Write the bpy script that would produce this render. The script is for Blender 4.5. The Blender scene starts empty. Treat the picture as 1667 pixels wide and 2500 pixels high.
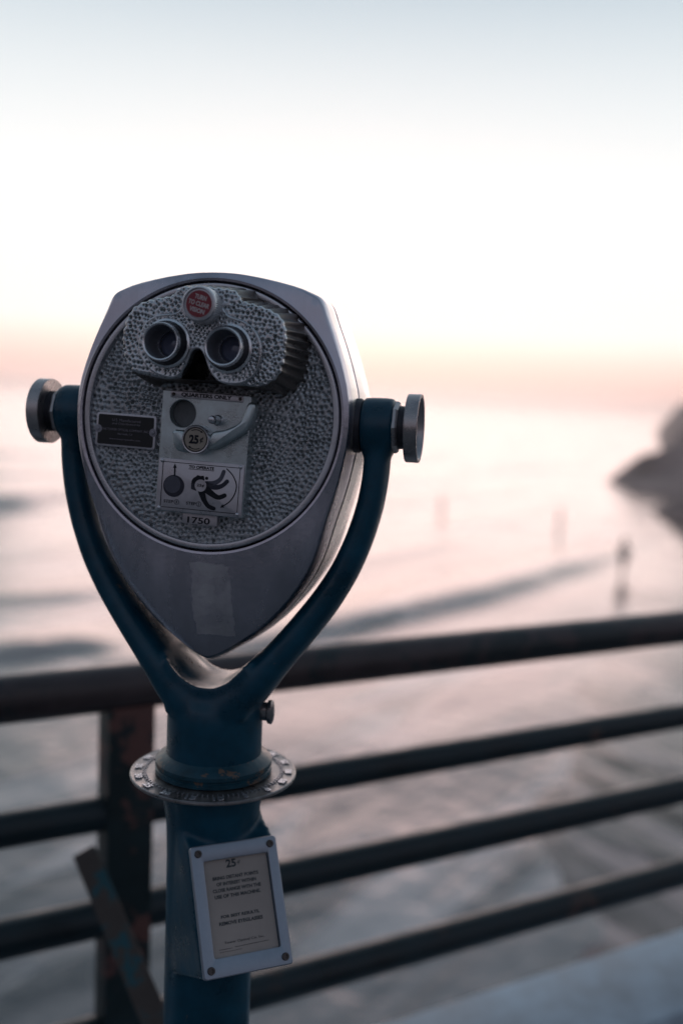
import bpy, bmesh, math, random
import numpy as np
from math import sin, cos, pi, radians, degrees
from mathutils import Vector, Matrix, kdtree, noise
from mathutils.geometry import delaunay_2d_cdt
random.seed(4); rng = np.random.default_rng(4)
S = bpy.context.scene; COL = S.collection
I4 = Matrix.Identity(4)

# ------------------------------------------------------------------ camera
cam = bpy.data.cameras.new('camera'); co = bpy.data.objects.new('camera', cam); COL.objects.link(co)
cam.sensor_fit = 'VERTICAL'; cam.sensor_height = 36.0; cam.lens = 2430/2500*36
cam.clip_start = .05; cam.clip_end = 90000
co.matrix_world = Matrix.Translation((0, 0, 1.5)) @ Matrix.Rotation(radians(90-6.55), 4, 'X') @ Matrix.Rotation(radians(2.45), 4, 'Z')
cam.dof.use_dof = True; cam.dof.focus_distance = 1.0; cam.dof.aperture_fstop = 1.9
S.camera = co

# ------------------------------------------------------------------ materials
def newmat(name):
    m = bpy.data.materials.new(name); m.use_nodes = True
    nt = m.node_tree; b = nt.nodes['Principled BSDF']; return m, nt, b
def N(nt, t, **k):
    n = nt.nodes.new(t)
    for a, v in k.items():
        if a in n.inputs.keys(): n.inputs[a].default_value = v
        else: setattr(n, a, v)
    return n
def ramp(nt, fac, stops):
    r = nt.nodes.new('ShaderNodeValToRGB'); e = r.color_ramp.elements
    while len(e) < len(stops): e.new(.5)
    for q, (p, c) in zip(e, stops):
        q.position = p; q.color = (c[0], c[1], c[2], 1) if not isinstance(c, (int, float)) else (c, c, c, 1)
    nt.links.new(fac, r.inputs[0]); return r
def mat(name, col, rough=.5, metal=0, var=.25, scale=30, bump=0, bscale=200, spec=.5, chips=None, rvar=.15, coat=0, stretch=(1, 1, 1)):
    m, nt, b = newmat(name); L = nt.links.new
    tc = N(nt, 'ShaderNodeTexCoord'); mp = N(nt, 'ShaderNodeMapping'); mp.inputs['Scale'].default_value = stretch
    L(tc.outputs['Object'], mp.inputs[0]); V = mp.outputs[0]
    n1 = N(nt, 'ShaderNodeTexNoise', Scale=scale, Detail=6.0, Roughness=.65); L(V, n1.inputs['Vector'])
    lo = [c*(1-var) for c in col]; hi = [min(1, c*(1+var)) for c in col]
    r = ramp(nt, n1.outputs[0], [(.3, lo), (.7, hi)]); out = r.outputs[0]
    rr = ramp(nt, n1.outputs[0], [(.3, max(.02, rough-rvar)), (.7, min(1, rough+rvar))]); rout = rr.outputs[0]
    if chips:
        ccol, csc, th = chips
        n2 = N(nt, 'ShaderNodeTexNoise', Scale=csc, Detail=8.0, Roughness=.7); L(tc.outputs['Object'], n2.inputs['Vector'])
        k = ramp(nt, n2.outputs[0], [(th, 0.), (th+.02, 1.)])
        mx = N(nt, 'ShaderNodeMix', data_type='RGBA'); L(k.outputs[0], mx.inputs[0]); L(out, mx.inputs[6]); mx.inputs[7].default_value = (*ccol, 1)
        out = mx.outputs[2]
    L(out, b.inputs['Base Color']); L(rout, b.inputs['Roughness'])
    b.inputs['Metallic'].default_value = metal; b.inputs['Specular IOR Level'].default_value = spec
    b.inputs['Coat Weight'].default_value = coat; b.inputs['Coat Roughness'].default_value = .15
    if bump:
        n3 = N(nt, 'ShaderNodeTexNoise', Scale=bscale, Detail=4.0); L(tc.outputs['Object'], n3.inputs['Vector'])
        bp = N(nt, 'ShaderNodeBump', Strength=bump, Distance=.002); L(n3.outputs[0], bp.inputs['Height']); L(bp.outputs[0], b.inputs['Normal'])
    return m

M = {}
M['cast'] = mat('cast_metal', (.33, .335, .385), .42, .55, .2, 14, .06, 500)
M['casing'] = mat('casing_metal', (.525, .51, .572), .28, .95, .26, 11, .14, 160, stretch=(1, 1, .35), chips=((.07, .07, .075), 150, .70), rvar=.13)
M['plate'] = mat('face_metal', (.37, .385, .405), .34, .85, .35, 16, .1, 600)
M['pit'] = mat('pit_metal', (.13, .145, .145), .5, .5, .35, 60)  # darker metal for the dimple floors
M['wallm'] = mat('wall_metal', (.13, .115, .105), .36, .75, .45, 50, .2, 300)  # housing side walls, darker than its front
M['polished'] = mat('polished_metal', (.78, .75, .73), .26, .95, .10, 9, .03, 200)
M['hous'] = mat('housing_metal', (.56, .575, .60), .30, .92, .3, 25, .08, 500)
M['ring'] = mat('ring_metal', (.55, .56, .60), .28, .92, .15, 20, .05, 500)
M['panel'] = mat('panel_metal', (.52, .59, .61), .33, .88, .28, 26, .06, 500, chips=((.55, .30, .28), 70, .70))
M['tin'] = mat('plate_metal', (.52, .50, .53), .36, .65, .16, 45)
M['navy'] = mat('navy_paint', (.0005, .050, .088), .34, 0, .4, 20, .2, 60, chips=((.15, .105, .085), 30, .675), spec=.45)
M['navyworn'] = mat('worn_navy_paint', (.002, .045, .070), .40, 0, .5, 30, .3, 90, chips=((.13, .085, .06), 45, .58), spec=.5)
M['dark'] = mat('dark_metal', (.035, .035, .045), .45, .5, .3, 60)
M['bore'] = mat('bore_metal', (.17, .18, .21), .5, .2, .2, 60)
M['recess'] = mat('recess_metal', (.13, .14, .15), .5, .4, .25, 60)
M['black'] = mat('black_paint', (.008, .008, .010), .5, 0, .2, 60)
M['print'] = mat('black_print', (.012, .014, .02), .6, 0, .1, 60, spec=.2)
M['grey1'] = mat('grey_print', (.10, .10, .125), .6, 0, .1, 60, spec=.2)
M['grey2'] = mat('dark_grey_print', (.04, .04, .055), .6, 0, .1, 60, spec=.2)
M['silver_print'] = mat('silver_print', (.30, .29, .33), .5, .3, .1, 60)
M['dimprint'] = mat('dim_print', (.24, .22, .25), .5, .2, .1, 60)
M['whitep'] = mat('pale_print', (.62, .56, .56), .5, 0, .06, 60)
M['rimm'] = mat('rim_metal', (.78, .79, .82), .25, .95, .15, 60)
M['faded'] = mat('faded_print', (.055, .065, .07), .6, 0, .3, 90, spec=.2)
M['red'] = mat('red_enamel', (.24, .018, .032), .35, 0, .15, 60)
M['cream'] = mat('cream_enamel', (.34, .29, .24), .45, 0, .12, 60)
M['card'] = mat('sign_card', (.36, .31, .28), .6, 0, .14, 12)
M['frame'] = mat('sign_frame_metal', (.33, .375, .44), .40, .6, .12, 30, .08, 500)
M['dialm'] = mat('dial_metal', (.26, .25, .25), .36, .85, .45, 60, .15, 300)
M['knobm'] = mat('knob_metal', (.44, .41, .41), .29, .92, .25, 25, .08, 200)
M['screw'] = mat('screw_metal', (.10, .085, .08), .45, .8, .3, 200)
M['rail'] = mat('rail_paint', (.003, .014, .020), .42, 0, .5, 8, .25, 40, chips=((.05, .030, .026), 6, .61))
M['toprail'] = mat('weathered_rail', (.050, .036, .038), .42, 0, .4, 7, .25, 40, chips=((.012, .020, .024), 4, .55))
M['fpost'] = mat('rusty_post', (.007, .020, .024), .5, 0, .5, 10, .25, 40, chips=((.13, .058, .050), 2.6, .55))
M['brace'] = mat('teal_peeling', (.0, .065, .085), .6, 0, .4, 14, .3, 90, chips=((.050, .036, .030), 14, .465))
M['stain'] = M['casing']
# glass of the lenses
m, nt, b = newmat('lens_glass'); b.inputs['Base Color'].default_value = (.17, .19, .25, 1); b.inputs['Roughness'].default_value = .12
b.inputs['Coat Weight'].default_value = .6; b.inputs['Coat Tint'].default_value = (.7, .75, 1, 1); M['lens'] = m
# casing: rectangular sticker residue on the lower front
m = M['casing']; nt = m.node_tree; b = nt.nodes['Principled BSDF']; L = nt.links.new
tc = N(nt, 'ShaderNodeTexCoord'); sp = N(nt, 'ShaderNodeSeparateXYZ')
nz = N(nt, 'ShaderNodeTexNoise', Scale=60.0, Detail=6.0); L(tc.outputs['Object'], nz.inputs[0])
ad = N(nt, 'ShaderNodeVectorMath', operation='MULTIPLY_ADD'); L(nz.outputs['Color'], ad.inputs[0]); ad.inputs[1].default_value = (.01, 0, .01); L(tc.outputs['Object'], ad.inputs[2]); L(ad.outputs[0], sp.inputs[0])
def band(src, lo, hi):
    a = N(nt, 'ShaderNodeMapRange'); a.inputs['From Min'].default_value = lo-.0008; a.inputs['From Max'].default_value = lo+.0008; L(src, a.inputs[0])
    c = N(nt, 'ShaderNodeMapRange'); c.inputs['From Min'].default_value = hi+.0008; c.inputs['From Max'].default_value = hi-.0008; L(src, c.inputs[0])
    q = N(nt, 'ShaderNodeMath', operation='MULTIPLY'); L(a.outputs[0], q.inputs[0]); L(c.outputs[0], q.inputs[1]); return q.outputs[0]
# slight lean of the strip
ln = N(nt, 'ShaderNodeMath', operation='MULTIPLY_ADD'); L(sp.outputs['Z'], ln.inputs[0]); ln.inputs[1].default_value = .13; L(sp.outputs['X'], ln.inputs[2])
bx, bz = band(ln.outputs[0], -.028, .014), band(sp.outputs['Z'], -.222, -.147)
q = N(nt, 'ShaderNodeMath', operation='MULTIPLY'); L(bx, q.inputs[0]); L(bz, q.inputs[1])
nz2 = N(nt, 'ShaderNodeTexNoise', Scale=45.0, Detail=8.0, Roughness=.75); L(tc.outputs['Object'], nz2.inputs[0])
rp = ramp(nt, nz2.outputs[0], [(.35, .08), (.65, .55)])
q2 = N(nt, 'ShaderNodeMath', operation='MULTIPLY'); L(q.outputs[0], q2.inputs[0]); L(rp.outputs[0], q2.inputs[1])
old = b.inputs['Base Color'].links[0].from_socket
mx = N(nt, 'ShaderNodeMix', data_type='RGBA'); L(q2.outputs[0], mx.inputs[0]); L(old, mx.inputs[6]); mx.inputs[7].default_value = (.40, .42, .39, 1); L(mx.outputs[2], b.inputs['Base Color'])
mm = N(nt, 'ShaderNodeMapRange'); mm.inputs['To Min'].default_value = .95; mm.inputs['To Max'].default_value = .1; L(q2.outputs[0], mm.inputs[0]); L(mm.outputs[0], b.inputs['Metallic'])
oldr = b.inputs['Roughness'].links[0].from_socket
mr = N(nt, 'ShaderNodeMix'); L(q2.outputs[0], mr.inputs[0]); L(oldr, mr.inputs[2]); mr.inputs[3].default_value = .75; L(mr.outputs[0], b.inputs['Roughness'])

# ------------------------------------------------------------------ object helpers
WM = {}
def empty(name, loc, label, cat, group=None):
    o = bpy.data.objects.new(name, None); COL.objects.link(o); o.location = loc; o.empty_display_size = .1
    WM[o] = Matrix.Translation(loc); tagit(o, label, cat, group); return o
def tagit(o, label, cat, group=None):
    o['label'] = label; o['category'] = cat
    if group: o['group'] = group
def obj(name, vf, material, parent=None, W=I4, smooth=None, label=None):
    """vf = (verts, faces) in the frame W"""
    me = bpy.data.meshes.new(name); v, f = vf
    me.from_pydata([tuple(p) for p in v], [], [tuple(q) for q in f]); me.validate(); me.update()
    if material: me.materials.append(M[material] if isinstance(material, str) else material)
    if smooth is not None:
        bm = bmesh.new(); bm.from_mesh(me)
        bmesh.ops.recalc_face_normals(bm, faces=bm.faces)
        for fc in bm.faces: fc.smooth = True
        for e in bm.edges:
            if len(e.link_faces) == 2 and e.calc_face_angle(0) > radians(smooth): e.smooth = False
        bm.to_mesh(me); bm.free()
    o = bpy.data.objects.new(name, me); COL.objects.link(o)
    if parent is not None:
        o.parent = parent; o.matrix_basis = WM[parent].inverted() @ W
    else: o.matrix_basis = W
    WM[o] = W
    if label: o['label'] = label
    return o
def join(*parts):
    V, F = [], []
    for v, f in parts:
        k = len(V); V += [tuple(p) for p in v]; F += [tuple(i+k for i in q) for q in f]
    return V, F
def tr(vf, fn): return [fn(*p) for p in vf[0]], vf[1]
def lathe(prof, n=64, mod=None, cap=True):
    """prof [(r, h)] about local Z"""
    V, F = [], []
    for k, (r, h) in enumerate(prof):
        for i in range(n):
            a = 2*pi*i/n; rr = r*(mod(a, k) if mod else 1); V.append((rr*cos(a), rr*sin(a), h))
    for k in range(len(prof)-1):
        for i in range(n): F.append((k*n+i, k*n+(i+1) % n, (k+1)*n+(i+1) % n, (k+1)*n+i))
    if cap:
        if prof[0][0] > 1e-5: F.append(tuple(range(n))[::-1])
        if prof[-1][0] > 1e-5: F.append(tuple((len(prof)-1)*n+i for i in range(n)))
    return V, F
def box(x0, x1, y0, y1, z0, z1, b=0):
    if b == 0:
        V = [(x, y, z) for x in (x0, x1) for y in (y0, y1) for z in (z0, z1)]
        return V, [(0, 1, 3, 2), (4, 6, 7, 5), (0, 4, 5, 1), (2, 3, 7, 6), (0, 2, 6, 4), (1, 5, 7, 3)]
    bm = bmesh.new(); bmesh.ops.create_cube(bm, size=1)
    for v in bm.verts: v.co = Vector(((x0+x1)/2+v.co.x*(x1-x0), (y0+y1)/2+v.co.y*(y1-y0), (z0+z1)/2+v.co.z*(z1-z0)))
    bmesh.ops.bevel(bm, geom=bm.edges[:], offset=b, segments=2, profile=.7, affect='EDGES')
    r = [tuple(v.co) for v in bm.verts], [tuple(v.index for v in f.verts) for f in bm.faces]; bm.free(); return r
def fixidx(bm):
    bm.verts.index_update(); return [tuple(v.co) for v in bm.verts], [tuple(v.index for v in f.verts) for f in bm.faces]
def rrect(x0, x1, z0, z1, r, n=5):
    P = []
    for cx, cz, a0 in ((x1-r, z1-r, 0), (x0+r, z1-r, 90), (x0+r, z0+r, 180), (x1-r, z0+r, 270)):
        for k in range(n+1):
            a = radians(a0+90*k/n); P.append((cx+r*cos(a), cz+r*sin(a)))
    return P
def offset_poly(P, d):
    P = np.array(P); n = len(P); T = np.roll(P, -1, 0)-np.roll(P, 1, 0); T /= np.linalg.norm(T, axis=1)[:, None]+1e-12
    A = .5*np.sum(P[:, 0]*np.roll(P[:, 1], -1)-np.roll(P[:, 0], -1)*P[:, 1])
    Nn = np.stack([T[:, 1], -T[:, 0]], 1)*(1 if A > 0 else -1)
    return P+Nn*(d if np.isscalar(d) else np.array(d)[:, None])
def ccw(P):
    P = [tuple(p) for p in P]; A = sum(P[i][0]*P[(i+1) % len(P)][1]-P[(i+1) % len(P)][0]*P[i][1] for i in range(len(P)))
    return P if A > 0 else P[::-1]
def slab(P, y0, y1, bev=0.0):
    """polygon (x,z) extruded from y0 (back) to y1 (front, smaller y), rounded front edge"""
    P = ccw(P); n = len(P); rings = [(P, y0)]
    if bev:
        rings += [(P, y1+bev), ([tuple(q) for q in offset_poly(P, -bev*.3)], y1+bev*.3), ([tuple(q) for q in offset_poly(P, -bev)], y1)]
    else: rings.append((P, y1))
    V, F = [], []
    for R, y in rings: V += [(x, y, z) for x, z in R]
    for k in range(len(rings)-1):
        for i in range(n): F.append((k*n+i, k*n+(i+1) % n, (k+1)*n+(i+1) % n, (k+1)*n+i))
    F.append(tuple((len(rings)-1)*n+i for i in range(n))); F.append(tuple(range(n))[::-1])
    return V, F
def circ(cx, cz, r, n=32): return [(cx+r*cos(2*pi*i/n), cz+r*sin(2*pi*i/n)) for i in range(n)]
def ytube(cx, cz, prof, n=48, mod=None, cap=True):
    """lathe about the Y axis; prof [(r, y)]"""
    return tr(lathe(prof, n, mod, cap), lambda x, y, z: (cx+x, z, cz+y))
def stroke(pts, w, y, th=.0003, arrow=0):
    """flat printed stroke with per-point width, thickness th"""
    P = np.array(pts, float); w = np.ones(len(P))*w
    # smooth resample
    t = np.linspace(0, len(P)-1, (len(P)-1)*6+1); idx = np.arange(len(P))
    if len(P) > 2:
        def cr(v):
            out = []
            for q in t:
                i = min(int(q), len(P)-2); f = q-i; p0 = v[max(i-1, 0)]; p1 = v[i]; p2 = v[i+1]; p3 = v[min(i+2, len(P)-1)]
                out.append(.5*((2*p1)+(-p0+p2)*f+(2*p0-5*p1+4*p2-p3)*f*f+(-p0+3*p1-3*p2+p3)*f**3))
            return np.array(out)
        X = cr(P[:, 0]); Z = cr(P[:, 1]); Wd = np.interp(t, idx, w)
    else: X, Z, Wd = P[:, 0], P[:, 1], w
    Q = np.stack([X, Z], 1); T = np.gradient(Q, axis=0); T /= np.linalg.norm(T, axis=1)[:, None]; Nn = np.stack([-T[:, 1], T[:, 0]], 1)
    Lf = Q+Nn*Wd[:, None]/2; Rt = Q-Nn*Wd[:, None]/2
    def capp(c, a, wd): return [(c[0]+wd/2*cos(a+pi/2-pi*k/6), c[1]+wd/2*sin(a+pi/2-pi*k/6)) for k in range(1, 6)]
    a1 = math.atan2(T[-1][1], T[-1][0]); a0 = math.atan2(-T[0][1], -T[0][0])
    poly = [tuple(p) for p in Lf]+(capp(Q[-1], a1, Wd[-1]) if not arrow else [])+[tuple(p) for p in Rt[::-1]]+capp(Q[0], a0, Wd[0])
    s = slab(poly, y, y-th)
    if arrow:
        e = Q[-1]; d = T[-1]; m_ = np.array([-d[1], d[0]])
        s = join(s, slab([tuple(e+m_*arrow*.5), tuple(e-m_*arrow*.5), tuple(e+d*arrow*1.1)], y, y-th))
    return s
def text(body, cx, cz, w, h, y, th=.0003, rot=0, shear=0, bold=0.0):
    """lettering fitted to w x h (m), centred, facing -Y, standing th proud of y"""
    c = bpy.data.curves.new('t', 'FONT'); c.body = body; c.size = 1; c.extrude = .01; c.align_x = 'CENTER'; c.resolution_u = 3; c.offset = bold
    o = bpy.data.objects.new('t', c); COL.objects.link(o); bpy.context.view_layer.update()
    me = bpy.data.meshes.new_from_object(o.evaluated_get(bpy.context.evaluated_depsgraph_get()))
    V = np.array([v.co for v in me.vertices]); F = [tuple(p.vertices) for p in me.polygons]
    bpy.data.objects.remove(o); bpy.data.curves.remove(c); bpy.data.meshes.remove(me)
    lo, hi = V.min(0), V.max(0); k = (V-(lo+hi)/2)/(hi-lo)
    X, Z = k[:, 0]*w, k[:, 1]*h; a = radians(rot)
    return [(cx+x*cos(a)-z*sin(a), y-th*(d+.5), cz+x*sin(a)+z*cos(a)) for x, z, d in zip(X, Z, k[:, 2])], F
def poisson(n_try, sample, r):
    kept = []; cell = {}
    for _ in range(n_try):
        p = sample()
        if p is None: continue
        c = (int(p[0]//r), int(p[1]//r)); ok = True
        for i in (-1, 0, 1):
            for j in (-1, 0, 1):
                for q in cell.get((c[0]+i, c[1]+j), ()):
                    if (q[0]-p[0])**2+(q[1]-p[1])**2 < r*r: ok = False; break
                if not ok: break
            if not ok: break
        if ok: kept.append(p); cell.setdefault(c, []).append(p)
    return kept
def hexpts(x0, x1, z0, z1, p, jit, ok):
    out = []; j = 0; z = z0
    while z < z1:
        x = x0+(p/2 if j % 2 else 0)
        while x < x1:
            wx = noise.noise((x*22, z*22, 1))*p*1.6; wz = noise.noise((x*22, z*22, 9))*p*1.6
            q = (x+wx+random.uniform(-jit, jit)*p, z+wz+random.uniform(-jit, jit)*p)
            if ok(*q): out.append(q)
            x += p
        z += p*.87; j += 1
    return out
class Dimples:
    def __init__(s, pts, rad, depth):
        s.kd = kdtree.KDTree(len(pts)); s.r = []; s.d = []
        for i, p in enumerate(pts):
            s.kd.insert((p[0], p[1], 0), i); k = random.uniform(.8, 1.12); s.r.append(rad*k); s.d.append(depth*random.uniform(.75, 1.15)*k)
        s.kd.balance()
    def __call__(s, x, z):
        _, i, d = s.kd.find((x, z, 0)); t = d/s.r[i]
        return s.d[i]*(1-t*t)**.9 if t < 1 else 0
def inpoly(x, z, P):
    c = False; n = len(P); j = n-1
    for i in range(n):
        if (P[i][1] > z) != (P[j][1] > z) and x < (P[j][0]-P[i][0])*(z-P[i][1])/(P[j][1]-P[i][1])+P[i][0]: c = not c
        j = i
    return c
def cdt_sheet(P, holes, step, yfn):
    """triangulated sheet of polygon P with circular holes, inner points on a jittered lattice, y = yfn(x, z)"""
    P = ccw(P); pts = [Vector(p) for p in P]; n = len(pts); edges = [(i, (i+1) % n) for i in range(n)]
    xs = [p[0] for p in P]; zs = [p[1] for p in P]
    kd = kdtree.KDTree(n)
    for i, p in enumerate(P): kd.insert((p[0], p[1], 0), i)
    kd.balance()
    for (cx, cz, r) in holes:
        k = len(pts); m_ = 40; pts += [Vector(p) for p in circ(cx, cz, r, m_)]; edges += [(k+i, k+(i+1) % m_) for i in range(m_)]
    z = min(zs); row = 0
    while z < max(zs):
        x = min(xs)+(step/2 if row % 2 else 0)
        while x < max(xs):
            q = (x+random.uniform(-.12, .12)*step, z+random.uniform(-.12, .12)*step)
            if inpoly(q[0], q[1], P) and kd.find((q[0], q[1], 0))[2] > step*.55 and all((q[0]-a)**2+(q[1]-b_)**2 > (r+step*.5)**2 for a, b_, r in holes):
                pts.append(Vector(q))
            x += step
        z += step*.866; row += 1
    v, e, f, *_ = delaunay_2d_cdt(pts, edges, [], 0, 1e-7)
    F = []
    for q in f:
        c = sum((v[i] for i in q), Vector((0, 0)))/len(q)
        if not inpoly(c.x, c.y, P): continue
        if any((c.x-a)**2+(c.y-b_)**2 < (r*.995)**2 for a, b_, r in holes): continue
        F.append(tuple(q))
    return [(p.x, yfn(p.x, p.y), p.y) for p in v], F
def loopwall(rings):
    """rings: list of (poly, y)"""
    n = len(rings[0][0]); V, F = [], []
    for R, y in rings: V += [(p[0], y, p[1]) for p in R]
    for k in range(len(rings)-1):
        for i in range(n): F.append((k*n+i, k*n+(i+1) % n, (k+1)*n+(i+1) % n, (k+1)*n+i))
    return V, F
def resample(P, step, smooth=2):
    P = [np.array(p) for p in P]; Q = P
    for _ in range(smooth):
        R = []
        for i in range(len(Q)):
            a, b_ = Q[i], Q[(i+1) % len(Q)]; R += [a*.75+b_*.25, a*.25+b_*.75]
        Q = R
    Q = np.array(Q); D = np.linalg.norm(np.roll(Q, -1, 0)-Q, axis=1); s = np.concatenate([[0], np.cumsum(D)]); n = int(s[-1]/step)
    t = np.linspace(0, s[-1], n, endpoint=False); Qc = np.vstack([Q, Q[:1]])
    return [(float(a), float(b_)) for a, b_ in zip(np.interp(t, s, Qc[:, 0]), np.interp(t, s, Qc[:, 1]))]
def remesh(o, vox, it=6, fac=.5):
    m1 = o.modifiers.new('r', 'REMESH'); m1.mode = 'VOXEL'; m1.voxel_size = vox; m1.use_smooth_shade = True
    m2 = o.modifiers.new('s', 'SMOOTH'); m2.iterations = it; m2.factor = fac
    bpy.context.view_layer.update(); dg = bpy.context.evaluated_depsgraph_get(); dg.update()
    me = bpy.data.meshes.new_from_object(o.evaluated_get(dg)); old = o.data; mats = list(old.materials)
    o.modifiers.clear(); o.data = me; me.name = old.name
    if not me.materials and mats: me.materials.append(mats[0])
    for p in me.polygons: p.use_smooth = True
    bpy.data.meshes.remove(old)

# ================================================================== THE VIEWER
BX, BY = -.1312, 1.08
root = empty('coin_binocular_viewer', (BX, BY, 0), 'silver coin operated binocular viewer on a navy blue post in front of the pier railing', 'binocular viewer')
TH = radians(11); TAU = radians(3); T = Vector((BX, BY, 1.4715))
a = Vector((cos(TH), -sin(TH), 0)); n0 = Vector((-sin(TH), -cos(TH), 0))
nrm = n0*cos(TAU)+Vector((0, 0, sin(TAU))); up = a.cross(-nrm).normalized()
def frame_m(x, y, z, o):
    m_ = Matrix((x, y, z)).transposed().to_4x4(); m_.translation = o; return m_
MH = frame_m(a, -nrm, up, T)                         # head frame: X right, Y back, Z up
MF = MH @ Matrix.Rotation(radians(1.75), 4, 'Y')     # face contents, turned a little in their plane
MY = frame_m(a, -n0, Vector((0, 0, 1)), Vector((BX, BY, 0)))   # yoke frame, z is world height

# ---- casing
half = [(.149, 0), (.1485, .018), (.1470, .033), (.1425, .060), (.1360, .088), (.1300, .103), (.1270, .1095), (.1215, .1140), (.106, .1195), (.0845, .1285), (.0585, .1375), (.03, .1455), (0, .1478), (-.031, .1448), (-.07, .1365), (-.1018, .1262), (-.1365, .1165), (-.163, .1045), (-.193, .0840), (-.221, .0580), (-.2440, .0270), (-.2530, .0120), (-.2575, .0)]
ol = [(w, z) for z, w in half]+[(-w, z) for z, w in half[-2:0:-1]]
ol = [(x+.005*min(1, max(0, (-z-.05)/.2)), z) for x, z in ol]
ol = np.array(resample(ol, .002, 1)); ang = np.arctan2(ol[:, 1], ol[:, 0]); rad = np.hypot(ol[:, 0], ol[:, 1]); od = np.argsort(ang); ang, rad = ang[od], rad[od]
NA = 420; A_ = np.linspace(-pi, pi, NA, endpoint=False); RO = np.interp(A_, ang, rad, period=2*pi)
CR = .139
prof = [('c', CR-.0005, -.040), ('c', CR, -.0495), ('c', CR+.0006, -.0515), ('c', CR+.0030, -.0520), ('m', .18, -.0515), ('m', .20, -.0507), ('m', .5, -.0500), ('m', .80, -.0488), ('m', .90, -.0470), ('m', .955, -.0440), ('m', .985, -.0385), ('m', 1.0, -.031),
        ('s', 1.004, -.020), ('s', 1.004, .004), ('s', .992, .006), ('s', .992, .010), ('s', 1.004, .012), ('s', 1.008, .045), ('s', .996, .047), ('s', .998, .075), ('s', .985, .10), ('s', .95, .13), ('s', .87, .155), ('s', .70, .172), ('s', .4, .18), ('s', .02, .182)]
V, F = [], []
for kind, f_, y in prof:
    for i in range(NA):
        R = RO[i]
        low = min(1, max(0, (R*-math.sin(A_[i])-.10)/.10))     # lower cheek: rounder, fuller edge
        yy = y
        if kind == 'c': r = f_
        elif kind == 'm': r = min(CR+.0045, R*.99)+(R-min(CR+.0045, R*.99))*f_ if f_ > .19 else min(CR+.0035, R*.99)
        else: r = R*f_
        if kind == 'm' and f_ >= .5: yy = y+low*(0.0+(f_-.5)*.012) ; 
        V.append((r*cos(A_[i]), yy, r*sin(A_[i])))
for k in range(len(prof)-1):
    for i in range(NA): F.append((k*NA+i, k*NA+(i+1) % NA, (k+1)*NA+(i+1) % NA, (k+1)*NA+i))
F.append(tuple((len(prof)-1)*NA+i for i in range(NA)))
casing = obj('casing', (V, F), 'casing', root, MH, 28)
casing.data.materials.append(M['polished'])
for p in casing.data.polygons:
    c = p.center
    if c.y > (-.034 if c.z > -.03 else .004) and not .0045 < c.y < .0115: p.material_index = 1
# ---- ring round the dimpled face
obj('face_ring', tr(lathe([(.1305, .044), (.1307, .0495), (.1315, .0512), (.1345, .0518), (.1365, .0514), (.1375, .0500), (.1378, .044)], 180, cap=False), lambda x, y, z: (x, -z, y)), 'ring', root, MH, 40)
# ---- dimpled face plate
pr = .1335
def smp():
    x, z = random.uniform(-pr, pr), random.uniform(-pr, pr); return (x, z) if x*x+z*z < pr*pr else None
dm = Dimples(hexpts(-pr, pr, -pr, pr, .0053, .25, lambda x, z: x*x+z*z < pr*pr), .0022, .0019)
st = .00070; nn_ = int(2*pr/st)+1; gi = {}; V, F = [], []
for j in range(nn_):
    for i in range(nn_):
        x, z = -pr+i*st, -pr+j*st
        if x*x+z*z < pr*pr: gi[(i, j)] = len(V); V.append((x, -.0462+dm(x, z), z))
for (i, j), k in gi.items():
    if (i+1, j) in gi and (i, j+1) in gi and (i+1, j+1) in gi: F.append((k, gi[(i+1, j)], gi[(i+1, j+1)], gi[(i, j+1)]))
fp = obj('face_plate', (V, F), 'plate', root, MH, 180)
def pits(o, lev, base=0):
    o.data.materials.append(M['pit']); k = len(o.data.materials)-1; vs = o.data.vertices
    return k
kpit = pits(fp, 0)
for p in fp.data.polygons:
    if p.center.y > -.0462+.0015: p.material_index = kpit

# ---- eyepiece housing
hf = [(-0.0705, 0.0948), (-0.0642, 0.1022), (-0.0484, 0.1087), (-0.0258, 0.1124), (-0.0235, 0.1176), (-0.0185, 0.1216), (-0.0079, 0.1234), (0.0133, 0.1232), (0.037, 0.1219), (0.0407, 0.1159), (0.0443, 0.1112), (0.0615, 0.1084), (0.08, 0.102), (0.0872, 0.0926), (0.0897, 0.0779), (0.0896, 0.0631), (0.0859, 0.0455), (0.0775, 0.0375), (0.0675, 0.0324), (0.0597, 0.0319), (0.0492, 0.0324), (0.0348, 0.032), (0.0253, 0.0351), (0.0166, 0.0458), (0.0117, 0.0581), (0.0072, 0.0641), (0.0019, 0.0635), (-0.0011, 0.0598), (-0.0037, 0.0495), (-0.0119, 0.0351), (-0.0212, 0.0332), (-0.0361, 0.0334), (-0.0471, 0.0352), (-0.0623, 0.038), (-0.0697, 0.0465), (-0.0755, 0.0602), (-0.0756, 0.0805)]
H = ccw(resample(hf, .0012, 2)); Hn = np.array(H); nH = len(H)
s_ = np.concatenate([[0], np.cumsum(np.linalg.norm(np.roll(Hn, -1, 0)-Hn, axis=1))])[:-1]
free = np.array([0. if (-.05 < x < .068 and z < .068) else 1. for x, z in H])
for _ in range(8): free = (free+np.roll(free, 1)+np.roll(free, -1))/3
pitch = s_[-1]/round(s_[-1]/.0082)
sc = free*(1-np.abs(np.cos(pi*s_/pitch+np.sin(s_*90)*.35))**1.6)
e1 = [tuple(p) for p in offset_poly(H, -.0007+.0009*sc)]
ELc, ERc = (-.0253, .0667), (.0370, .0657)
hp = H
kd = kdtree.KDTree(nH)
for i, p in enumerate(e1): kd.insert((p[0], p[1], 0), i)
kd.balance()
def smp2():
    x, z = random.uniform(-.08, .095), random.uniform(.03, .126); return (x, z) if inpoly(x, z, H) else None
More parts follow.
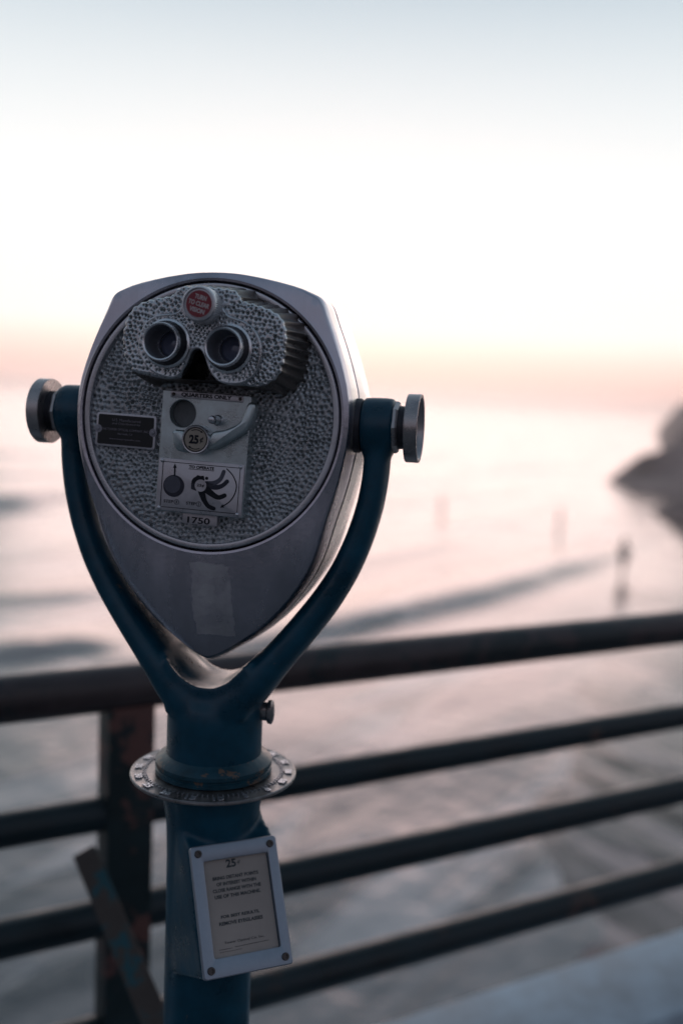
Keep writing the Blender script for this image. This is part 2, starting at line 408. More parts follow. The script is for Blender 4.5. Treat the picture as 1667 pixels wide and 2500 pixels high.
dh = Dimples(hexpts(-.08, .095, .03, .126, .0047, .26, lambda x, z: inpoly(x, z, H)), .0020, .0018)
def yh(x, z):
    d = kd.find((x, z, 0))[2]; e = min(1, d/.003); return -.1100-.0000+dh(x, z)*(.35+.65*min(1, d/.002))+.0012*(1-e)**2
# cheeks of the housing fall away a little from the middle
def ysl(x): return .004*min(1, abs(x-.008)/.085)**2
sheet = cdt_sheet(e1, [(*ELc, .0205), (*ERc, .0205)], .00078, lambda x, z: yh(x, z)+ysl(x))
V = list(sheet[0]); n1 = len(V)
base_off = np.array([.0085 if z > .05 else .0085-(.05-z)*.3/.02*.0085*.6 for x, z in H])*np.maximum(free, .25)
rings = []
for off, y in ((e1, None), (offset_poly(H, .0003+.0012*sc), -.1065), (offset_poly(H, base_off*.12-.0006+.0030*sc), -.100), (offset_poly(H, base_off*.7-.0010+.0040*sc), -.066), (offset_poly(H, base_off-.0008+.0036*sc), -.044)):
    rings.append((off, y))
W_ = []; Fw = []
for off, y in rings:
    for p in off: W_.append((p[0], (yh(p[0], p[1])+ysl(p[0])) if y is None else y+ysl(p[0])*(1 if y < -.09 else 0), p[1]))
for k in range(len(rings)-1):
    for i in range(nH): Fw.append((k*nH+i, k*nH+(i+1) % nH, (k+1)*nH+(i+1) % nH, (k+1)*nH+i))
obj('eyepiece_housing', join(sheet, (W_, Fw)), 'hous', root, MF, 60)
housing = [o for o in COL.objects if o.name == 'eyepiece_housing'][0]
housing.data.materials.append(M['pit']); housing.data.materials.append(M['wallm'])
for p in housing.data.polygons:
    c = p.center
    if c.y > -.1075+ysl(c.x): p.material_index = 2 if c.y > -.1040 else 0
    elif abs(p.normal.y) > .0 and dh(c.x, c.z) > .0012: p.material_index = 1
# black insert between the lobes, added to paint in the notch's shade
obj('nose_shade_insert', loopwall([([(.0015, .060), (.0075, .060), (.0112, .054), (.0150, .046), (.0200, .040), (.0260, .0350), (-.0125, .0345), (-.0070, .043), (-.0035, .051)], y) for y in (-.103, -.047)]), 'black', housing, MF, 30)
# raised spectacle-shaped pad
pd = [(-0.0565, 0.061), (-0.0548, 0.0751), (-0.0509, 0.0854), (-0.042, 0.0928), (-0.0327, 0.0953), (-0.0234, 0.096), (-0.0156, 0.0987), (-0.0138, 0.108), (-.006, .1165), (.010, .1215), (0.0225, 0.1165), (0.026, 0.1072), (0.032, 0.0977), (0.04, 0.0956), (0.0506, 0.0931), (0.0615, 0.0857), (0.069, 0.0726), (0.0692, 0.0541), (0.0638, 0.0413), (0.0552, 0.0345), (0.0463, 0.032), (.0348, .0322), (.0253, .0353), (.0168, .0458), (.0119, .0581), (.0074, .0640), (.0019, .0635), (-.0011, .0600), (-.0037, .0497), (-.0119, .0353), (-.0212, .0334), (-0.0378, 0.0369), (-0.0479, 0.0451), (-0.0539, 0.0536)]
Pp = ccw(resample(pd, .0012, 2)); kp = kdtree.KDTree(len(Pp))
for i, p in enumerate(Pp): kp.insert((p[0], p[1], 0), i)
kp.balance()
def smp3():
    x, z = random.uniform(-.06, .075), random.uniform(.03, .126)
    return (x, z) if inpoly(x, z, Pp) and kp.find((x, z, 0))[2] > .0022 else None
dp = Dimples(hexpts(-.06, .075, .03, .126, .0039, .24, lambda x, z: inpoly(x, z, Pp) and kp.find((x, z, 0))[2] > .0022), .00155, .0014)
def yp(x, z):
    d = kp.find((x, z, 0))[2]; e = min(1, d/.0015); return -.1135+dp(x, z)+.0012*(1-e)**2-.0004*max(0, 1-abs(d-.0014)/.001)
psh = cdt_sheet(Pp, [(*ELc, .0210), (*ERc, .0210), ], .00075, yp)
pw = loopwall([(Pp, -.1123), (offset_poly(Pp, .0003), -.1110), (offset_poly(Pp, .0006), -.1040)])
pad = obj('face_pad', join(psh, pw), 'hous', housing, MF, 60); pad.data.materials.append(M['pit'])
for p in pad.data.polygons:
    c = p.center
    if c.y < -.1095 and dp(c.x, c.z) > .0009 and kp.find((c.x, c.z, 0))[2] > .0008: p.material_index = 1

# ---- eyepieces
for (cx, cz) in (ELc, ERc):
    fl = lambda A, k: 1+(.010*(1 if int(A/(2*pi)*96*2) % 2 else 0) if 5 <= k <= 7 else 0)
    pf = [(.0214, -.108), (.0236, -.1135), (.0239, -.1165), (.0236, -.1178), (.0222, -.1184), (.0214, -.1188), (.0203, -.1240), (.0188, -.1290), (.0184, -.1305), (.0183, -.1330), (.0176, -.1340), (.0166, -.1338), (.0158, -.1325), (.0153, -.122), (.0150, -.1085), (.0132, -.1065), (.0124, -.1068), (.0122, -.1045), (.0118, -.098)]
    ep = obj('eyepiece', ytube(cx, cz, pf, 192, fl, cap=False), 'dark', root, MF, 50)
    ep.data.materials.append(M['rimm']); ep.data.materials.append(M['bore'])
    for p in ep.data.polygons:
        c = p.center; r = math.hypot(c.x-cx, c.z-cz)
        if (c.y < -.1295 and r > .0155) or (r > .0212 and -.1186 < c.y < -.112) or (.0121 < r < .0137 and c.y < -.1045): p.material_index = 1
        elif r < .0166 and c.y > -.1335: p.material_index = 2
    obj('lens', ytube(cx, cz, [(.0001, -.1032), (.004, -.1030), (.008, -.1022), (.0119, -.1005)], 48, cap=False), 'lens', ep, MF, 60)

# ---- focus knob with its red disc
kx, kz = .0105, .104
kn = lambda A, k: 1+(.022*max(0, math.cos(A*54)) if k in (1, 2, 3, 4) else 0)
fk = obj('focus_knob', ytube(kx, kz, [(.0150, -.108), (.0172, -.1145), (.0174, -.120), (.0170, -.130), (.0166, -.1335), (.0160, -.1348), (.0150, -.1350), (.0147, -.1340), (.0146, -.1325)], 324, kn), 'hous', root, MF, 40)
obj('knob_disc', ytube(kx, kz, [(.0143, -.1322), (.0143, -.1330), (.0138, -.1332)], 64), 'tin', fk, MF, 30)
obj('red_disc', ytube(kx, kz, [(.0126, -.1328), (.0126, -.1335)], 64), 'red', fk, MF, 30)
R14 = -13.5; ca, sa = cos(radians(R14)), sin(radians(R14))
def kt(b_, u, v, w, h): return text(b_, kx+u*ca-v*sa, kz+u*sa+v*ca, w, h, -.1335, .0003, R14, bold=.025)
obj('lettering', join(kt('TURN', 0, .0062, .0118, .0044), kt('TO CLEAR', 0, .0, .0212, .0044), kt('VISION', 0, -.0062, .0152, .0044)), 'whitep', fk, MF)

# ---- coin panel
cp = rrect(-.0455, .0485, -.0997, .0243, .0015, 3)
ch = (-.0229, .0015, .0147)
V1 = cdt_sheet([tuple(q) for q in offset_poly(ccw(cp), -.0008)], [ch], .012, lambda x, z: -.0655)
wl = loopwall([(offset_poly(ccw(cp), -.0008), -.0655), (ccw(cp), -.0648), (ccw(cp), -.044)])
rec = ytube(ch[0], ch[1], [(.0147, -.0655), (.0141, -.0650), (.0139, -.0550)], 40, cap=False)
panel = obj('coin_panel', join(V1, wl, rec), 'panel', root, MF, 40)
obj('coin_recess', ytube(ch[0], ch[1], [(.0139, -.0555), (.0136, -.0543), (.006, -.0538), (.0001, -.0536)], 40, cap=False), 'recess', panel, MF, 40)
obj('stop_pin', ytube(.0150, -.0027, [(.0058, -.0650), (.0056, -.0664), (.0046, -.0672), (.0043, -.078), (.0040, -.0845), (.0030, -.0862), (.0012, -.0868), (.0001, -.0869)], 32), 'ring', panel, MF, 30)
# lever
arm = [(0.0125, -0.0144), (0.0258, -0.0125), (0.036, -0.0076), (0.0421, -0.0031), (0.0451, 0.0025), (0.0472, 0.0121), (0.0496, 0.0168), (0.0535, 0.0182), (0.0570, 0.0156), (0.0572, 0.0082), (0.0540, -0.0032), (0.048, -0.0120), (0.0368, -0.0200), (0.0260, -0.0268), (0.0167, -0.0325), (.009, -.033)]
stub = [(-0.0293, -0.0155), (-0.0120, -0.0154), (-0.0110, -0.0380), (-0.0200, -0.0372), (-0.0245, -0.0345), (-0.0275, -0.0270)]
lever = obj('coin_lever', join(slab(resample(arm, .001, 2), -.0675, -.0800, .0026), slab(resample(stub, .001, 1), -.0665, -.0775, .0022)), 'panel', root, MF, 45)
hx, hz = -.0013, -.0237
obj('lever_hub', ytube(hx, hz, [(.0146, -.066), (.0148, -.079), (.0146, -.0815), (.0138, -.0827), (.0128, -.0826), (.0124, -.0815)], 64), 'ring', lever, MF, 40)
obj('price_disc', ytube(hx, hz, [(.0123, -.0812), (.0123, -.0818)], 48), 'cream', lever, MF, 30)
def arc(cx, cz, r, a0, a1, n=8): return [(cx+r*cos(radians(a0+(a1-a0)*k/n)), cz+r*sin(radians(a0+(a1-a0)*k/n))) for k in range(n+1)]
obj('price_lettering', join(text('25', hx-.0018, hz, .0100, .0090, -.0818, bold=.045), text('¢', hx+.0063, hz-.0003, .0036, .0068, -.0818, bold=.01),
    stroke(arc(hx, hz, .0097, 118, 58), .0008, -.0818, arrow=.0022), stroke(arc(hx, hz, .0097, -62, -122), .0008, -.0818, arrow=.0022),
    loopwall([(circ(hx, hz, .0121, 48), -.0821), (circ(hx, hz, .0114, 48), -.0821)])), 'print', lever, MF)
# heading plate
hd = obj('heading_plate', slab(rrect(-.0370, .0403, .0169, .0240, .0012, 3), -.0650, -.0664, .0004), 'tin', root, MF, 30)
obj('lettering', text('QUARTERS ONLY', .0015, .0204, .0535, .0047, -.0664, bold=.035), 'print', hd, MF)
for x in (-.0337, .0373): obj('rivet', ytube(x, .0204, [(.0019, -.0662), (.0017, -.0674), (.0008, -.0680), (.0001, -.0681)], 16), 'screw', hd, MF, 40)
# instruction plate
ip = obj('instruction_plate', slab(rrect(-.0445, .0475, -.0990, -.0452, .0025, 4), -.0650, -.0668, .0005), 'tin', root, MF, 30)
yI = -.0668
fr = rrect(-.0398, .0432, -.0957, -.0486, .001, 2)
def outline(P, w, y):
    P = ccw(P); Q = [tuple(q) for q in offset_poly(P, -w)]; return loopwall([(P, y), (P, y-.0003), (Q, y-.0003), (Q, y)])
dg = [outline(fr, .0006, yI), text('TO OPERATE', .0019, -.0519, .0268, .0032, yI, bold=.035), stroke([(-.0115, -.0542), (.0151, -.0542)], .0005, yI),
      stroke([(-.0263, -.0618), (-.0265, -.0545)], .0015, yI, arrow=.0040),
      text('STEP', -.0309, -.0893, .0104, .0031, yI, bold=.01), text('1', -.0222, -.0893, .0009, .0028, yI, bold=.01), outline(circ(-.0222, -.0893, .0027, 24), .0004, yI),
      text('STEP', -.0066, -.0893, .0104, .0031, yI, bold=.01), text('2', .0017, -.0893, .0016, .0028, yI, bold=.01), outline(circ(.0017, -.0893, .0027, 24), .0004, yI),
      stroke([(0.0288, -0.0509), (0.0358, -0.0572), (0.0401, -0.0664), (0.039, -0.0755), (0.0343, -0.0836), (0.0280, -0.0885)], .0011, yI, arrow=.0038),
      stroke([(.003, -.073), (.0048, -.079), (.0082, -.0860), (.0124, -.0905), (.0180, -.0923)], [.008, .0066, .0048, .0042, .0042], yI),
      slab([(-.0076, -.069), (-.0076, -.066), (-.0058, -.0629), (-.0038, -.0618), (-.0016, -.0597), (.0010, -.0604), (.0049, -.0599), (.0062, -.0640), (.003, -.068)], yI, yI-.0003), slab(circ(.0082, -.0622, .0017, 16), yI, yI-.0003)]
obj('diagram', join(*dg), 'print', ip, MF)
obj('diagram_lever', join(stroke([(.0070, -.0725), (.0166, -.0785), (.0225, -.0805), (.0285, -.0780)], [.008, .0056, .0046, .0044], yI-.0001)), 'print', ip, MF)
obj('diagram_lever', join(stroke([(.0080, -.0690), (.0186, -.0705), (.0256, -.0680), (.0300, -.0635)], [.0068, .0050, .0042, .0042], yI), slab([(-.0076, -.0745), (-.0078, -.0685), (-.003, -.068), (-.002, -.076)], yI, yI-.0003)), 'grey2', ip, MF, label='dark grey lever of the diagram')
obj('diagram_lever', join(stroke([(.0075, -.0675), (.0162, -.0665), (.0228, -.0618), (.0258, -.0540)], [.0048, .0050, .0042, .0040], yI)), 'grey1', ip, MF, label='pale grey lever of the diagram')
obj('diagram_hub', join(slab(circ(.0024, -.0702, .0062, 32), yI-.0003, yI-.0006)), 'tin', ip, MF)
obj('lettering', text('25¢', .0024, -.0702, .0080, .0034, yI-.0006, bold=.02), 'print', ip, MF)
obj('diagram_ball', slab(circ(-.0264, -.0731, .0113, 40), yI, yI-.0003), 'grey2', ip, MF)
obj('ball_highlight', join(slab(circ(-.0277, -.0717, .0088, 32), yI-.0003, yI-.0005)), 'grey1', ip, MF)
for x, z in ((-.0405, -.0480), (.0432, -.0480), (.0432, -.0962), (-.0405, -.0965)): obj('screw', ytube(x, z, [(.0020, yI), (.0019, yI-.0010), (.0010, yI-.0016), (.0001, yI-.0017)], 16), 'ring', ip, MF, 40)
# serial number tag
sg = obj('serial_tag', slab(rrect(-.0197, .0181, -.1117, -.0965, .0008, 2), -.044, -.0530, .0004), 'tin', root, MF, 30)
obj('lettering', text('1750', -.0018, -.1074, .0245, .0068, -.0530, bold=.02), 'print', sg, MF)
# maker's plate
mp_ = obj('maker_plate', slab(rrect(-.1230, -.0563, -.0387, -.0033, .0028, 4), -.044, -.0508, .0005), 'tin', root, MF, 30)
inn = rrect(-.1206, -.0587, -.0366, -.0054, .0018, 4)
obj('name_field', slab(inn, -.0507, -.0511), 'black', mp_, MF)
for x in (-.1203, -.0590): obj('rivet', ytube(x, -.0208, [(.0042, -.0508), (.0042, -.0513), (.0022, -.0514), (.0018, -.0524), (.0001, -.0528)], 20), 'silver_print', mp_, MF, 40)
yM = -.0511
obj('lettering', join(text('U.S. Manufactured', -.0894, -.0105, .0315, .0027, yM), text('and Distributed by', -.0894, -.0145, .0315, .0027, yM), text('Norwalk, CT', -.0897, -.0249, .0165, .0023, yM), text('www.toweropticalco.com', -.0897, -.0306, .0345, .0024, yM)), 'dimprint', mp_, MF)
obj('lettering', join(text('THE TOWER OPTICAL COMPANY, INC.', -.0899, -.0207, .0528, .0028, yM, bold=.0)), 'dimprint', mp_, MF)

# ---- yoke: two arms rising from the neck to the hubs
pathR = [(0, 1.1520, .052, .052), (.020, 1.1600, .040, .049), (.040, 1.1775, .0230, .0455), (.0655, 1.2080, .0182, .041), (.0925, 1.2420, .0170, .037), (.1195, 1.2790, .0160, .033), (.1405, 1.3150, .0150, .030), (.1552, 1.3520, .0143, .0275), (.1650, 1.3880, .0138, .0255), (.1695, 1.4220, .0135, .0245), (.1700, 1.4560, .0135, .0245)]
def sweep(path, n=28):
    P = np.array([(p[0], p[1]) for p in path]); t = np.linspace(0, len(P)-1, 60); i_ = np.arange(len(P))
    X, Z, Wd, Dp = [np.interp(t, i_, [p[k] for p in path]) for k in range(4)]
    for arr in (X, Z, Wd, Dp):
        for _ in range(4): arr[1:-1] = (arr[:-2]+2*arr[1:-1]+arr[2:])/4
    Tn = np.stack([np.gradient(X), np.gradient(Z)], 1); Tn /= np.linalg.norm(Tn, axis=1)[:, None]
    V, F = [], []
    for k in range(len(t)):
        for j in range(n):
            u = 2*pi*j/n; cu, su = cos(u), sin(u); cu = math.copysign(abs(cu)**.75, cu); su = math.copysign(abs(su)**.75, su)
            V.append((X[k]+(-Tn[k][1])*cu*Wd[k], su*Dp[k], Z[k]+Tn[k][0]*cu*Wd[k]))
    for k in range(len(t)-1):
        for j in range(n): F.append((k*n+j, k*n+(j+1) % n, (k+1)*n+(j+1) % n, (k+1)*n+j))
    F.append(tuple(range(n))); F.append(tuple((len(t)-1)*n+j for j in range(n)))
    return V, F
mir = lambda vf: ([(-x, y, z) for x, y, z in vf[0]], [q[::-1] for q in vf[1]])
SR = sweep([(.004, 1.150, .026, .048), (.016, 1.1560, .026, .048)]+pathR[2:])
def xtube(prof, z, n=64, mod=None, cap=True): return tr(lathe(prof, n, mod, cap), lambda x, y, h: (h, x, z+y))
ZT = 1.4715
hub = xtube([(.0275, .1525), (.0300, .1545), (.0305, .165), (.0305, .183), (.0285, .1875)], ZT)
sx_ = [(-.048+.096*k/16) for k in range(17)]
sad = [(x, 1.1835+.030*abs(x/.045)**2.2) for x in sx_]+[(.046, 1.15), (-.046, 1.15)]
saddle = slab(sad, .0425, -.0425, .006)
neck = lathe([(.0535, 1.094), (.0530, 1.10), (.0530, 1.148), (.0505, 1.1600), (.0430, 1.1690), (.030, 1.1750), (.0001, 1.1780)], 72)
yk = obj('yoke', join(SR, mir(SR), hub, mir(hub), neck, saddle), 'navy', root, MY)
remesh(yk, .0028, 14, .5)
for s in (1, -1):
    f_ = (lambda q: q) if s == 1 else mir
    obj('spacer_collar', f_(xtube([(.0260, .128), (.0282, .141), (.0286, .143), (.0286, .1500), (.0270, .1530)], ZT)), 'dark', root, MY, 40)
    obj('end_cap', f_(join(xtube([(.0272, .1865), (.0270, .1895), (.0255, .1915), (.0225, .1920)], ZT, 8))), 'knobm', root, MY, 30)
    sk = obj('side_knob', f_(xtube([(.0352, .2000), (.0359, .2008), (.0359, .2128), (.0352, .2136), (.0322, .2134), (.0315, .2125), (.0305, .2060), (.024, .2045), (.0001, .2040)], ZT, 96)), 'knobm', root, MY, 35)
    obj('knob_stem', f_(xtube([(.0232, .1905), (.0226, .1925), (.0222, .1990), (.0225, .2004), (.0225, .2010)], ZT, 64)), 'dark', sk, MY, 40)
    obj('back_disc', f_(xtube([(.0225, .1998), (.0354, .1998), (.0354, .2004)], ZT, 64, cap=False)), 'knobm', sk, MY, 40)
# thumb bolt and grease nipple on the neck
obj('neck_bolt', tr(lathe([(.0075, .050), (.0075, .0575), (.0095, .0590), (.0100, .0630), (.0080, .0645), (.0040, .0655), (.0001, .0657)], 24), lambda x, y, h: (h+.0015, x*.8+.002, 1.151+y*1.4)), 'knobm', root, MY, 40)
# ---- collar, azimuth dial
obj('collar', lathe([(.0530, 1.1010), (.0560, 1.0985), (.0620, 1.0955), (.0648, 1.0925), (.0650, 1.0885), (.0635, 1.0870), (.0635, 1.0852), (.0648, 1.0845), (.0648, 1.0800), (.060, 1.0795)], 96, cap=False), 'navyworn', root, Matrix.Translation((BX, BY, 0)), 35)
dial = obj('azimuth_dial', lathe([(.050, 1.0790), (.0900, 1.0778), (.0912, 1.0782), (.0923, 1.0775), (.0926, 1.0758), (.0918, 1.0742), (.088, 1.0738), (.0840, 1.0733), (.052, 1.0735)], 128, cap=False), 'dialm', root, Matrix.Translation((BX, BY, 0)), 35)
marks = []
def onto(vf, rad_, ang_, z0):   # lay lettering flat on the dial, tops towards the post
    ca_, sa_ = cos(ang_), sin(ang_)
    o_ = []
    for x, y, z in vf[0]:
        u, v = x, -z     # v grows outward
        r_ = rad_+v; px, py = r_*ca_-u*sa_*1.0, r_*sa_+u*ca_*1.0
        o_.append((px, py, z0-y))
    return o_, vf[1]
face = -pi/2+math.atan2(BX, BY)*-1*-1
face = math.atan2(-BY, -BX)      # direction from the post to the camera
for k in range(18):
    A1 = face+radians(44-20*k)
    marks.append(onto(text(str(5*k), 0, 0, .0055*(1 if k < 2 else 2.1), .0078, 0, .0012, bold=.03), .0838, A1, 1.0783))
    for j in range(5):
        A2 = A1-radians(4*j); ln_ = .0060 if j == 0 else .0040
        marks.append(onto(box(-.0005, .0005, -.0009, .0004, -ln_/2, ln_/2), .0765-(0 if j else -.0005), A2, 1.0788))
obj('numerals', join(*marks), 'ring', dial, Matrix.Translation((BX, BY, 0)), 30)
# ---- post with the sign housing grown out of it
ph, ta = .4183, .5405
r_ = Vector((cos(ph), sin(ph), 0)); ns = Vector((sin(ph)*cos(ta), -cos(ph)*cos(ta), sin(ta))); us = r_.cross(-ns).normalized()
if us.z < 0: us = -us
MS = frame_m(r_, -ns, us, Vector((-.0878, 1.0, .9616)))   # sign frame: X right, Y back, Z up the plate
sw, sh = .0963, .1314
front = [MS @ Vector((x, .0065, z)) for x, z in ((-sw/2, sh/2), (sw/2, sh/2), (sw/2, -sh/2), (-sw/2, -sh/2))]
pc = Vector((BX, BY, 0))
back = [pc+r_*x+Vector((0, 0, z)) for x, z in ((-.0485, 1.040), (.0485, 1.040), (.0485, .845), (-.0485, .845))]
bm = bmesh.new()
for p in front+back: bm.verts.new(p)
bmesh.ops.convex_hull(bm, input=bm.verts[:]); hull = fixidx(bm); bm.free()
postl = tr(lathe([(.0495, -.01), (.0495, .90), (.0500, .98), (.0515, 1.02), (.0550, 1.045), (.0600, 1.062), (.0620, 1.0735)], 72), lambda x, y, z: (x+BX, y+BY, z))
flange = tr(lathe([(.115, .0), (.115, .014), (.108, .018), (.062, .022), (.052, .04), (.048, .06)], 64), lambda x, y, z: (x+BX, y+BY, z))
post = obj('post', join(postl, hull), 'navy', root, I4)
remesh(post, .003, 5, .5)
bf = obj('base_flange', flange, 'navy', post, I4, 30)
for k in range(4):
    aa = pi/4+k*pi/2; obj('base_bolt', tr(lathe([(.011, .012), (.011, .026), (.006, .028)], 6), lambda x, y, z: (x+BX+.085*cos(aa), y+BY+.085*sin(aa), z)), 'screw', post, I4, 30)
# ---- sign frame
o1 = ccw(rrect(-sw/2, sw/2, -sh/2, sh/2, .0035, 4)); i1 = ccw(rrect(-sw/2+.0125, sw/2-.0108, -sh/2+.0185, sh/2-.0165, .0022, 4))
fw = loopwall([(o1, .008), (o1, .0010), (offset_poly(o1, -.0006), .0002), (offset_poly(o1, -.0014), 0), (offset_poly(i1, .0008), 0), (i1, .0006), (i1, .007)])
sf = obj('sign_frame', fw, 'frame', root, MS, 40)
obj('sign_card', slab(rrect(-sw/2+.012, sw/2-.012, -sh/2+.014, sh/2-.014, .001, 2), .0068, .0050), 'card', sf, MS)
for x, z in ((-1, 1), (1, 1), (1, -1), (-1, -1)):
    obj('screw', ytube(x*(sw/2-.0078), z*(sh/2-.0082), [(.0041, .0004), (.0040, -.0012), (.0036, -.0022), (.0020, -.0022), (.0016, -.0010), (.0001, -.0010)], 24), 'screw', sf, MS, 40)
yS = .0050; lx = -.001
lines = [('BRING DISTANT POINTS', .0305, .0510), ('OF INTEREST WITHIN', .0243, .0440), ('CLOSE RANGE WITH THE', .0181, .0535), ('USE OF THIS MACHINE.', .0119, .0510), ('FOR BEST RESULTS,', -.0085, .0425), ('REMOVE EYEGLASSES', -.0148, .0480)]
L_ = [text(t_, lx, z, w, .0036, yS, bold=.03) for t_, z, w in lines]
L_ += [text('25', -.0045, .0440, .0112, .0085, yS, bold=.03), text('¢', .0042, .0438, .0032, .0042, yS), text('Tower Optical Co. Inc.', 0, -.0338, .0440, .0030, yS, bold=.0), stroke([(-.028, -.0395), (-.014, -.0395)], .0004, yS), stroke([(-.011, -.0390), (.026, -.0385)], .0004, yS), stroke([(-.028, -.0420), (-.004, -.0420)], .0003, yS)]
obj('lettering', join(*L_), 'faded', sf, MS)

# ================================================================== PIER RAILING
FV = Vector((sin(radians(60.5)), cos(radians(60.5)), 0)); FW = Vector((FV.y, -FV.x, 0))   # along, towards the deck
F0 = Vector((-.5863, 1.70, 0)); MR = frame_m(FV, -FW, Vector((0, 0, 1)), F0)   # X along, Y outward to sea, Z up
fence = empty('pier_railing', F0, 'dark blue and rusty pier railing of round rails behind the viewer', 'railing')
def railtube(z, r, x0=-2.6, x1=7.5, y=0, n=28):
    V, F = [], []; m_ = 40
    for k in range(m_+1):
        x = x0+(x1-x0)*k/m_
        for j in range(n): V.append((x, y+r*cos(2*pi*j/n), z+r*sin(2*pi*j/n)))
    for k in range(m_):
        for j in range(n): F.append((k*n+j, k*n+(j+1) % n, (k+1)*n+(j+1) % n, (k+1)*n+j))
    F.append(tuple(range(n))); F.append(tuple(m_*n+j for j in range(n))); return V, F
obj('top_rail', railtube(.946, .0435), 'toprail', fence, MR, 50)
for z, r in ((.7050, .0325), (.4980, .0360), (.2600, .0370)): obj('rail', railtube(z, r), 'rail', fence, MR, 50)
for x in (-2.1, .230, 2.9, 5.4): obj('fence_post', box(x-.044, x+.044, -.036, .036, .060, .915, .005), 'fpost', fence, MR, 40)
# flat steel strut leaning on the railing beside the post
def bar(p0, p1, wdir, w0, w1, th):
    V = []; d = (p1-p0).normalized(); nn = d.cross(wdir).normalized(); ws = nn.cross(d).normalized()
    m_ = 10
    for k in range(m_+1):
        t_ = k/m_; p = p0.lerp(p1, t_); w = w0+(w1-w0)*t_
        for su, sv in ((-1, -1), (1, -1), (1, 1), (-1, 1)): V.append(p+ws*(su*w/2)+nn*(sv*th/2))
    F = [(0, 1, 2, 3), tuple(m_*4+j for j in (3, 2, 1, 0))]
    for k in range(m_):
        for j in range(4): F.append((k*4+j, k*4+(j+1) % 4, (k+1)*4+(j+1) % 4, (k+1)*4+j))
    return V, F
b0 = Vector((-.425, 1.665, .690)); b1 = Vector((-.255, 1.450, .522)); dd = (b1-b0)
b2 = b0+dd*(.690/ (b0.z-b1.z))
b2 = b0+dd*((b0.z-.012)/(b0.z-b1.z)); 
st_ = obj('leaning_strut', bar(b0, b2, Vector((1, .25, .35)), .040, .044, .010), 'brace', None, I4, 30)
tagit(st_, 'flat steel strut with peeling teal paint leaning beside the dark fence post', 'strut')

# ================================================================== SETTING
def structure(o): o['kind'] = 'structure'; return o
def ground_mat(name, base, rough, nscale, stretch, bstr, bdist, patches=None, ior=1.4, rot=0, spec=.5, rmax=.2, fine=None, dull=.3, tint=(1, .88, .87)):
    m, nt, b = newmat(name); L = nt.links.new
    tc = N(nt, 'ShaderNodeTexCoord'); mp = N(nt, 'ShaderNodeMapping'); mp.inputs['Scale'].default_value = stretch; mp.inputs['Rotation'].default_value = (0, 0, rot)
    mp0 = N(nt, 'ShaderNodeMapping'); mp0.inputs['Rotation'].default_value = (0, 0, rot); mp.inputs['Rotation'].default_value = (0, 0, 0)
    L(tc.outputs['Object'], mp0.inputs[0]); L(mp0.outputs[0], mp.inputs[0])
    n1 = N(nt, 'ShaderNodeTexNoise', Scale=nscale, Detail=7.0, Roughness=.6, Distortion=.6); L(mp.outputs[0], n1.inputs['Vector'])
    out = ramp(nt, n1.outputs[0], [(.32, [c*.7 for c in base]), (.68, [c*1.3 for c in base])]).outputs[0]
    if patches:
        pc_, ps, t0, t1 = patches
        n2 = N(nt, 'ShaderNodeTexNoise', Scale=ps, Detail=8.0, Roughness=.62, Distortion=.9); L(mp.outputs[0], n2.inputs['Vector'])
        k = ramp(nt, n2.outputs[0], [(t0, 0.), (t1, 1.)])
        mx = N(nt, 'ShaderNodeMix', data_type='RGBA'); L(k.outputs[0], mx.inputs[0]); L(out, mx.inputs[6]); mx.inputs[7].default_value = (*pc_, 1); out = mx.outputs[2]
        n5 = N(nt, 'ShaderNodeTexNoise', Scale=ps*.8, Detail=6.0, Roughness=.6, Distortion=1.2); L(mp.outputs[0], n5.inputs['Vector'])
        sr = ramp(nt, n5.outputs[0], [(.40, dull), (.60, .75)]); L(sr.outputs[0], b.inputs['Specular IOR Level'])
    L(out, b.inputs['Base Color']); L(ramp(nt, n1.outputs[0], [(.35, rough), (.65, rmax)]).outputs[0], b.inputs['Roughness'])
    b.inputs['IOR'].default_value = ior; b.inputs['Specular Tint'].default_value = (*tint, 1)
    bp = N(nt, 'ShaderNodeBump', Strength=bstr, Distance=bdist); L(n1.outputs[0], bp.inputs['Height'])
    if fine:
        n4 = N(nt, 'ShaderNodeTexNoise', Scale=fine[0], Detail=3.0); L(tc.outputs['Object'], n4.inputs['Vector'])
        bp2 = N(nt, 'ShaderNodeBump', Strength=fine[1], Distance=fine[2]); L(n4.outputs[0], bp2.inputs['Height']); L(bp.outputs[0], bp2.inputs['Normal']); L(bp2.outputs[0], b.inputs['Normal'])
    else: L(bp.outputs[0], b.inputs['Normal'])
    return m
M['sea'] = ground_mat('sea_water', (.030, .045, .052), .09, .55, (.17, 1.0, 1), .42, .11, ((.40, .39, .385), .6, .53, .62), 2.35, radians(-54), rmax=.20, fine=(1.8, .5, .07), dull=.22)
M['wet'] = ground_mat('wet_sand', (.026, .018, .016), .10, .8, (.22, 1.5, 1), .42, .028, ((.36, .265, .25), .95, .52, .60), 2.0, radians(60), rmax=.20, fine=(1.7, .4, .05), dull=.05, tint=(1, .82, .79))
M['rock'] = mat('rock', (.30, .235, .22), .9, 0, .75, .16, 0)
M['deck'] = mat('deck_concrete', (.13, .14, .15), .8, 0, .3, 6, .3, 80)
M['kerb'] = mat('kerb_paint', (.47, .56, .63), .65, 0, .30, 7, .3, 40, chips=((.20, .22, .25), 4, .62))

